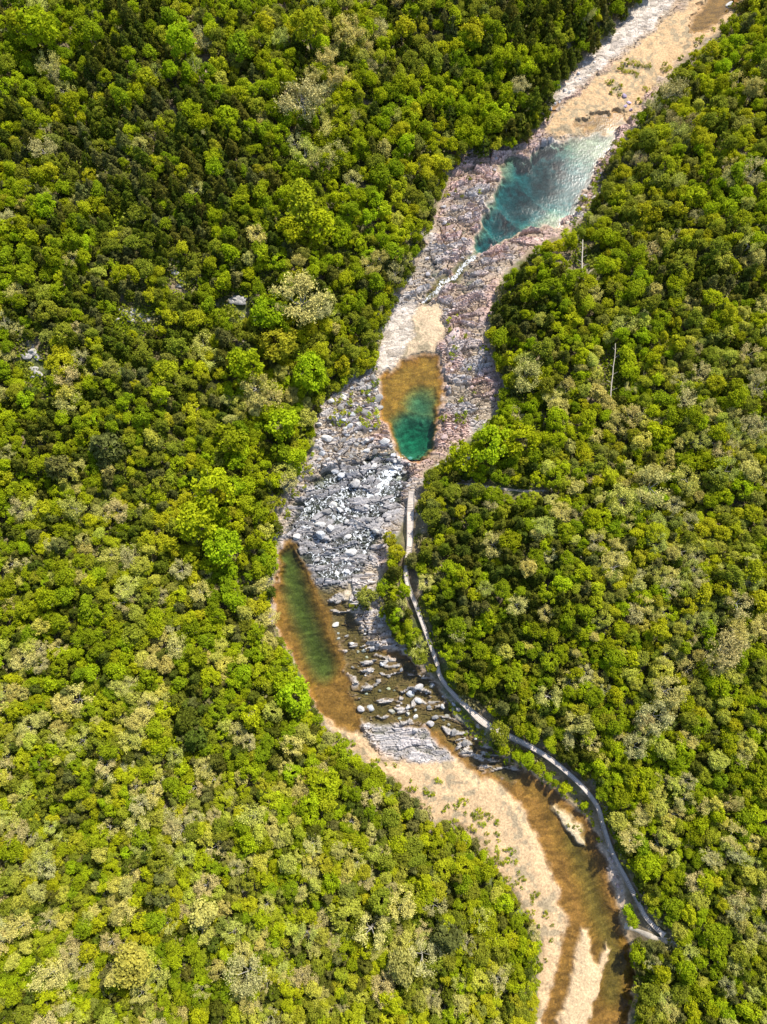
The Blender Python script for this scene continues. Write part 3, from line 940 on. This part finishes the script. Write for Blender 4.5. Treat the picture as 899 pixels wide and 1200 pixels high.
def scatter(name, pos, proto, rotz, scl, tint, protos, kind='stuff'):
    """one object that repeats the given meshes on its points"""
    me = bpy.data.meshes.new(name)
    me.vertices.add(len(pos)); me.vertices.foreach_set('co', np.asarray(pos, np.float32).ravel())
    for nm, ty, arr in (('pick', 'INT', proto), ('turn', 'FLOAT', rotz)):
        a = me.attributes.new(nm, ty, 'POINT'); a.data.foreach_set('value', np.asarray(arr, np.int32 if ty == 'INT' else np.float32))
    for nm, arr in (('size3', scl), ('tint', tint)):
        a = me.attributes.new(nm, 'FLOAT_VECTOR', 'POINT'); a.data.foreach_set('vector', np.asarray(arr, np.float32).ravel())
    me.update()
    o = link(name, me)
    g = bpy.data.node_groups.new(name, 'GeometryNodeTree')
    g.interface.new_socket('Geometry', in_out='INPUT', socket_type='NodeSocketGeometry')
    g.interface.new_socket('Geometry', in_out='OUTPUT', socket_type='NodeSocketGeometry')
    gi = g.nodes.new('NodeGroupInput'); go = g.nodes.new('NodeGroupOutput')
    join = g.nodes.new('GeometryNodeJoinGeometry')
    for pr in protos:
        j2 = g.nodes.new('GeometryNodeJoinGeometry')
        for ob in pr:
            oi = g.nodes.new('GeometryNodeObjectInfo'); oi.transform_space = 'ORIGINAL'
            oi.inputs['Object'].default_value = ob
            g.links.new(oi.outputs['Geometry'], j2.inputs[0])
        gti = g.nodes.new('GeometryNodeGeometryToInstance')
        g.links.new(j2.outputs[0], gti.inputs[0]); g.links.new(gti.outputs[0], join.inputs[0])
    iop = g.nodes.new('GeometryNodeInstanceOnPoints')
    iop.inputs['Pick Instance'].default_value = True

    def named(nm, ty):
        a = g.nodes.new('GeometryNodeInputNamedAttribute'); a.data_type = ty; a.inputs['Name'].default_value = nm
        return a.outputs['Attribute']
    cx = g.nodes.new('ShaderNodeCombineXYZ')
    g.links.new(named('turn', 'FLOAT'), cx.inputs[2])
    g.links.new(gi.outputs[0], iop.inputs['Points']); g.links.new(join.outputs[0], iop.inputs['Instance'])
    g.links.new(named('pick', 'INT'), iop.inputs['Instance Index']); g.links.new(cx.outputs[0], iop.inputs['Rotation']); g.links.new(named('size3', 'FLOAT_VECTOR'), iop.inputs['Scale'])
    g.links.new(iop.outputs[0], go.inputs[0])
    md = o.modifiers.new('scatter', 'NODES'); md.node_group = g
    return tag(o, kind=kind)


for kind, nm, lab in (('broadleaf', 'broadleaf_woods', 'smaller leafy trees filling the woods between the larger trees'), ('evergreen', 'evergreen_woods', 'smaller dark evergreens filling the woods between the larger trees'),
                      ('bare', 'bare_woods', 'smaller leafless trees filling the woods between the larger trees')):
    ids = PROTO_OBJ[kind + '_rest']
    s = scale[ids]
    o = scatter(nm, np.stack([X_[ids], Y_[ids], Z_[ids]], 1), RNG.integers(0, len(PROTO_OBJ[kind]), len(ids)), RNG.random(len(ids)) * 6.283,
                np.stack([s * RNG.uniform(.82, 1.12, len(ids)), s * RNG.uniform(.82, 1.12, len(ids)), s * RNG.uniform(.8, 1.2, len(ids))], 1), np.array([tinted(pts[i]) for i in ids]), PROTO_OBJ[kind])
    tag(o, lab, 'woods')
    print(nm, len(ids))

# ------------------------------------------------------------------ shrubs
SHRUBP = [crown_leafy(700 + i, 7, .6, 70, .30) for i in range(4)]
for sm in SHRUBP:                                   # bring the clump down to the ground
    co = np.empty(len(sm.vertices) * 3, np.float32); sm.vertices.foreach_get('co', co); co = co.reshape(-1, 3)
    co[:, 2] = (co[:, 2] - 3.3) * .8 + .75; sm.vertices.foreach_set('co', co.ravel())
shr = []


def shrub_zone(P, n, tones, r0, r1, desc):
    P_ = np.array(P, float); k_ = 0; tries = 0
    while k_ < n and tries < n * 60:
        tries += 1
        px = random.uniform(P_[:, 0].min(), P_[:, 0].max()); py = random.uniform(P_[:, 1].min(), P_[:, 1].max())
        if poly_sd(np.array([px]), np.array([py]), P)[0] < 0 or walk_d(px, py, WALK) < 8:
            continue
        if any(math.hypot(px - a[0], py - a[1]) < 5 for a in shr):
            continue
        r = random.uniform(r0, r1)
        x, y, z = px_ground(np.array([px]), np.array([py]), .5)
        if z[0] < water_level(x, y)[0] + .03:
            continue
        shr.append((px, py, r, random.choice(tones), desc, x[0], y[0], z[0])); k_ += 1


shrub_zone([(385, 462), (442, 428), (448, 470), (440, 505), (400, 500), (385, 500)], 26, ['lime', 'green', 'lime'], 3, 6.5, 'among grey boulders')
shrub_zone([(518, 360), (568, 375), (575, 425), (585, 455), (578, 485), (520, 530), (515, 480), (520, 430)], 18, ['lime', 'green'], 2.5, 6, 'on pink bedrock')
shrub_zone([(505, 265), (525, 215), (550, 180), (575, 185), (560, 240), (520, 300)], 9, ['green', 'olive'], 2.5, 5, 'on the pool ledge')
shrub_zone([(690, 215), (720, 168), (745, 140), (725, 180), (712, 200), (700, 228), (672, 268), (668, 258)], 18, ['olive', 'green', 'lime'], 3, 6, 'on the stony bank')
shrub_zone([(712, 95), (735, 70), (760, 62), (765, 75), (740, 95), (722, 115), (712, 110)], 14, ['olive', 'olive', 'green'], 3, 6, 'on the long sandbar')
shrub_zone([(745, 138), (800, 66), (862, 14), (880, -10), (830, 30), (780, 72), (745, 118), (735, 140)], 16, ['olive', 'green'], 3, 6, 'on the sandbar edge')
shrub_zone([(400, 865), (455, 905), (505, 950), (555, 975), (612, 1060), (634, 1095), (640, 1130), (650, 1090), (620, 1030), (580, 960), (520, 915), (460, 895)], 58, ['lime', 'green', 'olive'], 2.5, 6, 'on the sandy bank')
shrub_zone([(405, 690), (432, 685), (436, 712), (425, 722), (410, 712)], 10, ['olive', 'dark'], 4, 7, 'on the rocky islet')
shrub_zone([(510, 800), (520, 802), (545, 830), (600, 868), (640, 892), (690, 938), (704, 960), (704, 990), (700, 974), (684, 950), (660, 934), (630, 917), (588, 896), (550, 870), (530, 846)], 70, ['lime', 'green', 'lime'], 2.5, 5, 'between boardwalk and water')
shrub_zone([(640, 940), (690, 975), (688, 992), (652, 962)], 5, ['olive'], 2, 4, 'on the small sand islet')
shrub_zone([(735, 1110), (770, 1090), (860, 1140), (800, 1200), (745, 1190)], 14, ['olive', 'bare', 'green'], 4, 8, 'by the sandy track')
shrub_zone([(355, 548), (342, 572), (332, 605), (340, 610), (365, 570), (372, 520)], 10, ['lime', 'green', 'olive'], 3, 6, 'beside the rapids')
shrub_zone([(322, 735), (345, 770), (356, 792), (330, 780), (315, 750)], 7, ['olive', 'lime'], 3, 7, 'on the pale stones')
for n_, (px, py, r, tone, desc, x, y, z) in enumerate(shr):
    o = link('shrub', SHRUBP[n_ % 4])
    _, _, dd = to_px(x, y, z)
    s = r * dd / FPX / CR * 1.1
    o.location = (x, y, z - .08 * s); o.scale = (s, s, s * random.uniform(.8, 1.2)); o.rotation_euler = (0, 0, random.random() * 6.28)
    ti = random.randrange(len(TINTS[tone]))
    c = np.array(TINTS[tone][ti]) * random.uniform(.85, 1.15)
    o['tint'] = [float(v_) for v_ in c]
    size = 'bushy' if r > 5 else 'low' if r > 3.5 else 'tiny'
    tag(o, uniq(lambda x_: '%s %s shrub %s, %s' % ((size, size + ' rounded', size + ' leafy', size + ' spreading', 'dense', 'sparse')[x_], TINTWORD[tone][ti], desc, where(px, py))), 'shrub', 'shrubs along the river')

# ------------------------------------------------------------------ undergrowth under the trees: one mass of small clumps
proto_under = []
for i in range(3):
    rng = np.random.default_rng(800 + i)
    P = rng.normal(0, 1, (120, 3)) * np.array([.8, .8, .32]); P *= np.minimum(1, 1.15 / np.linalg.norm(P[:, :2], axis=1))[:, None]; P[:, 2] = np.abs(P[:, 2]) + .1
    n = rng.normal(0, .6, P.shape) + (0, 0, 1)
    V, F = leaf_quads(P, n, rng.uniform(.14, .4, len(P)), rng, 1.3)
    proto_under.append(mesh_np('undergrowth_clump', V, F, M_LEAF, False, np.clip(rng.normal(.5, .25, len(F)), 0, 1)))
nu = 13000
upx = RNG.uniform(-140, 1040, nu); upy = RNG.uniform(-110, 1310, nu)
ok = poly_sd(upx, upy, CORR) < -9
ok &= np.minimum(poly_sd(upx, upy, WALK, False), np.minimum(poly_sd(upx, upy, PATHS[0], False) * 1.6, poly_sd(upx, upy, PATHS[1], False))) > 9
upx, upy = upx[ok], upy[ok]
ux, uy, uz = px_ground(upx, upy)
pal = np.array([(.22, .28, .014), (.28, .33, .02), (.15, .19, .02), (.33, .30, .12), (.26, .23, .10), (.34, .36, .05), (.25, .31, .014)])
uc = pal[RNG.integers(0, len(pal), len(ux))] * RNG.uniform(.8, 1.2, (len(ux), 1))
us = RNG.uniform(.7, 1.7, len(ux))
PO = []
for mshp in proto_under:
    po = bpy.data.objects.new('undergrowth_clump', mshp)   # only a source for the scatter, not linked to the scene
    PO.append((po,))
tag(scatter('undergrowth', np.stack([ux, uy, uz], 1), RNG.integers(0, 3, len(ux)), RNG.random(len(ux)) * 6.28, np.stack([us, us, us], 1), uc, PO), 'low weeds and brush on the forest floor', 'undergrowth')


# ------------------------------------------------------------------ boulders
def boulder_mesh(seed, flat):
    import bmesh
    rng = np.random.default_rng(seed)
    bm = bmesh.new()
    bmesh.ops.create_icosphere(bm, subdivisions=3, radius=1)
    V = np.array([v_.co[:] for v_ in bm.verts])
    for _ in range(11):                       # cleave flat faces
        n = rng.normal(size=3); n /= np.linalg.norm(n); d = rng.uniform(.55, .85)
        t = V @ n - d
        V = V - np.clip(t, 0, None)[:, None] * n * .92
    V = V + rng.normal(0, .012, V.shape)
    V[:, 0] *= rng.uniform(.9, 1.25); V[:, 2] *= flat
    for v_, c in zip(bm.verts, V):
        v_.co = c
    me = bpy.data.meshes.new('boulder'); bm.to_mesh(me); bm.free(); me.materials.append(M_ROCK)
    return me


BP = [boulder_mesh(900 + i, [.6, .75, .5, .85, .45, .65, .7, .55][i]) for i in range(8)]
bl = []


def boulder_zone(P, n, r0, r1, palette, desc):
    P_ = np.array(P, float); k_ = 0; tries = 0
    while k_ < n and tries < n * 80:
        tries += 1
        px = random.uniform(P_[:, 0].min(), P_[:, 0].max()); py = random.uniform(P_[:, 1].min(), P_[:, 1].max())
        r = r0 + (r1 - r0) * random.random() ** 2
        if poly_sd(np.array([px]), np.array([py]), P)[0] < 0 or any(math.hypot(px - a[0], py - a[1]) < .95 * (r + a[2]) for a in bl):
            continue
        x, y, z = px_ground(np.array([px]), np.array([py]), .2)
        bl.append((px, py, r, random.choice(palette), desc, x[0], y[0], z[0])); k_ += 1


GR = [('grey', (.44, .42, .40)), ('pale grey', (.54, .52, .49)), ('dark grey', (.24, .23, .22)), ('blue-grey', (.40, .41, .43))]
PK = [('pinkish', (.44, .33, .31)), ('pale pink', (.50, .40, .37)), ('grey', (.36, .34, .35)), ('brownish', (.33, .25, .19))]
TN = [('tan', (.46, .38, .28)), ('pale tan', (.54, .47, .38)), ('grey', (.36, .34, .33)), ('brown', (.25, .19, .13))]
bl.append((855, 6, 5.5, ('whitish', (.66, .64, .62)), 'in the brown shallows', *[float(q[0]) for q in px_ground(np.array([855.]), np.array([6.]), .2)]))
for q in ((732, 112, 3.5), (737, 120, 3), (740, 128, 2.5), (733, 124, 2.2)):
    bl.append((q[0], q[1], q[2], ('mauve', (.45, .36, .47)), 'on the long sandbar', *[float(w_[0]) for w_ in px_ground(np.array([float(q[0])]), np.array([float(q[1])]), .2)]))
boulder_zone([(372, 492), (390, 465), (440, 440), (448, 490), (455, 540), (400, 545), (360, 555)], 62, 2.2, 6.5, GR, 'on the boulder slope')
boulder_zone(RAPIDS[0][0], 44, 2.5, 7, GR, 'in the white rapids')
boulder_zone([(500, 270), (530, 200), (585, 175), (590, 200), (560, 260), (545, 300), (495, 345)], 26, 1.8, 4.5, PK, 'on the pool ledge')
boulder_zone([(380, 690), (410, 690), (440, 765), (500, 790), (560, 850), (600, 890), (590, 910), (520, 870), (440, 845), (425, 840), (400, 760)], 58, 1.8, 5.5, GR + TN[2:3], 'in the brown shallows')
boulder_zone([(690, 215), (712, 180), (728, 168), (705, 225), (672, 262), (660, 268)], 20, 1.6, 3.6, TN, 'on the stony bank')
boulder_zone([(516, 365), (565, 378), (572, 425), (583, 455), (575, 480), (518, 530), (516, 440)], 24, 1.8, 4.2, PK, 'on pink bedrock')
boulder_zone([(455, 515), (470, 535), (490, 540), (480, 570), (450, 560), (445, 530)], 12, 2.0, 4.5, GR, 'at the pool outlet')
boulder_zone([(628, 150), (650, 116), (690, 66), (700, 72), (660, 116), (640, 140)], 14, 1.6, 3.6, GR, 'on the cobble shore')
boulder_zone([(700, 960), (712, 985), (728, 1020), (734, 1062), (722, 1040), (705, 1000)], 10, 1.4, 2.8, PK, 'below the boardwalk')
for n_, (px, py, r, (cw, c), desc, x, y, z) in enumerate(bl[:300]):
    o = link('boulder', BP[n_ % 8])
    _, _, dd = to_px(x, y, z)
    s = r * dd / FPX
    o.location = (x, y, z + .12 * s); o.scale = (s, s * random.uniform(.6, .95), s); o.rotation_euler = (random.gauss(0, .15), random.gauss(0, .15), random.gauss(.1, .5))
    f = random.uniform(.85, 1.15)
    o['tint'] = [float(v_ * f) for v_ in c]
    size = 'large' if r > 4.8 else 'medium' if r > 3 else 'small'
    tag(o, uniq(lambda x_: '%s %s boulder %s, %s' % ((size, size + ' blocky', size + ' angular', size + ' flat', 'rough', 'cracked')[x_], cw, desc, where(px, py))), 'boulder', 'boulders in the river bed')
print('boulders', len(bl), 'shrubs', len(shr), 'trees', len(pts))

# rock outcrops that break through the woods
OUT = [(35, 412, 13, 5), (42, 436, 9, 4), (150, 368, 13, 5), (170, 372, 8, 3), (276, 354, 14, 5), (204, 316, 7, 3), (213, 330, 7, 3), (545, 549, 14, 4), (352, 112, 9, 3), (520, 545, 8, 3)]
for n_, (px, py, r, kk) in enumerate(OUT):
    rng = np.random.default_rng(40 + n_)
    Vs, Fs, base = [], [], 0
    x, y, z = [float(q[0]) for q in px_ground(np.array([float(px)]), np.array([float(py)]), .5)]
    _, _, dd = to_px(x, y, z); s = r * dd / FPX
    for q in range(kk + 2):
        src = BP[(n_ + q) % 8]
        co = np.array([v_.co[:] for v_ in src.vertices]) * s * rng.uniform(.35, .62)
        off = rng.normal(0, .42, 2) * s
        gz = float(ground_z(x + off[0], y + off[1])) - z
        Vs.append(co * (1, .7, .9) + (off[0], off[1], gz + .1)); Fs += [tuple(i + base for i in p.vertices) for p in src.polygons]; base += len(co)
    o = link('rock_outcrop', mesh_np('rock_outcrop', np.concatenate(Vs), Fs, M_ROCK))
    o.location = (x, y, z)
    o['tint'] = (.36, .34, .31)
    tag(o, uniq(lambda x_: 'pale broken rock outcrop showing between trees, ' + where(px, py)), 'rock outcrop', 'outcrops in the woods')

# pale bare trunks on the right-hand slope and stray logs
LOGS = [((682, 283), (683, 320), .17, 'short pale bare trunk lying in dark trees near the teal pool'), ((720, 404), (716, 474), .12, 'long thin bleached trunk lying down the sparse slope'),
        ((668, 905), (640, 892), .14, 'thin drift log beside the boardwalk at the water edge')]
for a, b, r, lab in LOGS[:2]:
    p = np.linspace(0, 1, 9)
    qx = a[0] + (b[0] - a[0]) * p; qy = a[1] + (b[1] - a[1]) * p
    x, y, z = px_ground(qx, qy, 2.6)
    zz = np.interp(p, [0, 1], [z[0] + 3.2, z[-1] + 2.2]); zz = np.maximum(zz, z + 1.6)
    V, F = [], []
    tube([(x[i] - x[4], y[i] - y[4], zz[i] - zz[4]) for i in range(9)], np.linspace(r * .55, r, 9), 7, V, F)
    th = 1.1
    for i in (1, 2, 3, 4, 5, 6):
        p0 = np.array([x[i] - x[4], y[i] - y[4], zz[i] - zz[4]])
        tube([p0, p0 + [(.5 + .12 * i) * (-1) ** i, .4, .35]], [r * .42, r * .12], 5, V, F)
    # the root end reaches the ground
    p8 = np.array([x[8] - x[4], y[8] - y[4], zz[8] - zz[4]])
    tube([p8, p8 + [.1, -.5, -(zz[8] - z[8]) - .3]], [r, r * 1.3], 7, V, F)
    o = link('dead_trunk', mesh_np('dead_trunk', V, [tuple(f) for f in F], M_DEAD, True))
    o.location = (x[4], y[4], zz[4])
    tag(o, lab, 'dead trunk')


# ------------------------------------------------------------------ boardwalk
def resample(P, Wd, step):
    x, y, z = px_ground(np.array([p[0] for p in P], float), np.array([p[1] for p in P], float), .6)
    Q = np.stack([x, y], 1)
    # smooth with Catmull-Rom
    out, ow = [], []
    for i in range(len(Q) - 1):
        p0, p1, p2, p3 = Q[max(i - 1, 0)], Q[i], Q[i + 1], Q[min(i + 2, len(Q) - 1)]
        n = max(2, int(np.linalg.norm(p2 - p1) / step))
        for k_ in range(n):
            t = k_ / n
            out.append(.5 * (2 * p1 + (p2 - p0) * t + (2 * p0 - 5 * p1 + 4 * p2 - p3) * t * t + (3 * p1 - p0 - 3 * p2 + p3) * t ** 3)); ow.append((Wd[i] * (1 - t) + Wd[i + 1] * t) * .68)
    out.append(Q[-1]); ow.append(Wd[-1])
    return np.array(out), np.array(ow)


bw, bwid = resample(WALK, WALKW, .25)
gzw = ground_z(bw[:, 0], bw[:, 1])
ker = np.hanning(41); ker /= ker.sum()
zpad = np.pad(np.maximum(gzw, np.roll(gzw, 4)), 20, mode='edge')
bz = np.convolve(zpad, ker, 'valid') + .55
tang = np.gradient(bw, axis=0); tang /= np.linalg.norm(tang, axis=1, keepdims=True); nor = np.stack([-tang[:, 1], tang[:, 0]], 1)
root = bpy.data.objects.new('boardwalk', None); COL.objects.link(root)
mid = len(bw) // 2
org = np.array([bw[mid, 0], bw[mid, 1], gzw[mid]])
root.location = org
tag(root, 'winding weathered grey boardwalk along the wooded bank beside the river', 'boardwalk')


def boxes(items):
    V, F = [], []
    for (c, ux_, uy_, uz_) in items:
        b = len(V)
        for sz in (-1, 1):
            for (sx, sy) in ((-1, -1), (1, -1), (1, 1), (-1, 1)):
                V.append(c + ux_ * sx + uy_ * sy + uz_ * sz - org)
        F += [(b, b + 3, b + 2, b + 1), (b + 4, b + 5, b + 6, b + 7)] + [(b + i, b + (i + 1) % 4, b + 4 + (i + 1) % 4, b + 4 + i) for i in range(4)]
    return V, F


def v3(a, z=0.0): return np.array([a[0], a[1], z])


planks = [(v3(bw[i], bz[i] + random.uniform(-.006, .006)), v3(tang[i] * .115), v3(nor[i] * bwid[i] / 2), np.array([0, 0, .03])) for i in range(len(bw))]
link('deck', mesh_np('deck', *boxes(planks), M_DECK), root)
for side in (-1, 1):
    V, F = [], []
    pth = [v3(bw[i] + nor[i] * side * (bwid[i] / 2 - .06), bz[i] + .12) - org for i in range(0, len(bw), 3)]
    tube(pth, [.07] * len(pth), 4, V, F)
    link('kerb_rail', mesh_np('kerb_rail', V, [tuple(f) for f in F], M_RAIL), root)
for i in range(4, len(bw), 12):
    for side in (-1, 1):
        p = bw[i] + nor[i] * side * (bwid[i] / 2 - .12)
        zb = min(float(ground_z(p[0], p[1])), bz[i]) - .5
        link('support_post', mesh_np('support_post', *boxes([(v3(p, (zb + bz[i] - .034) / 2), v3(tang[i] * .06), v3(nor[i] * .06), np.array([0, 0, (bz[i] - .034 - zb) / 2]))]), M_RAIL), root)

# ------------------------------------------------------------------ footpaths on the ground
for n_, P in enumerate(PATHS):
    q, wq = resample(P, [.9 + .5 * n_] * len(P), .35)
    tg = np.gradient(q, axis=0); tg /= np.linalg.norm(tg, axis=1, keepdims=True); nn = np.stack([-tg[:, 1], tg[:, 0]], 1)
    V = []
    for i in range(len(q)):
        for s in np.linspace(-1, 1, 5):
            p = q[i] + nn[i] * s * wq[i] / 2 * (1 + .25 * math.sin(i * .7 + n_))
            V.append((p[0], p[1], float(ground_z(p[0], p[1])) + (.10 if abs(s) < .9 else -.05)))
    F = [(i * 5 + k_, i * 5 + k_ + 1, (i + 1) * 5 + k_ + 1, (i + 1) * 5 + k_) for i in range(len(q) - 1) for k_ in range(4)]
    tag(link('footpath', mesh_np('footpath', V, F, M_PATH, True)), kind='structure')
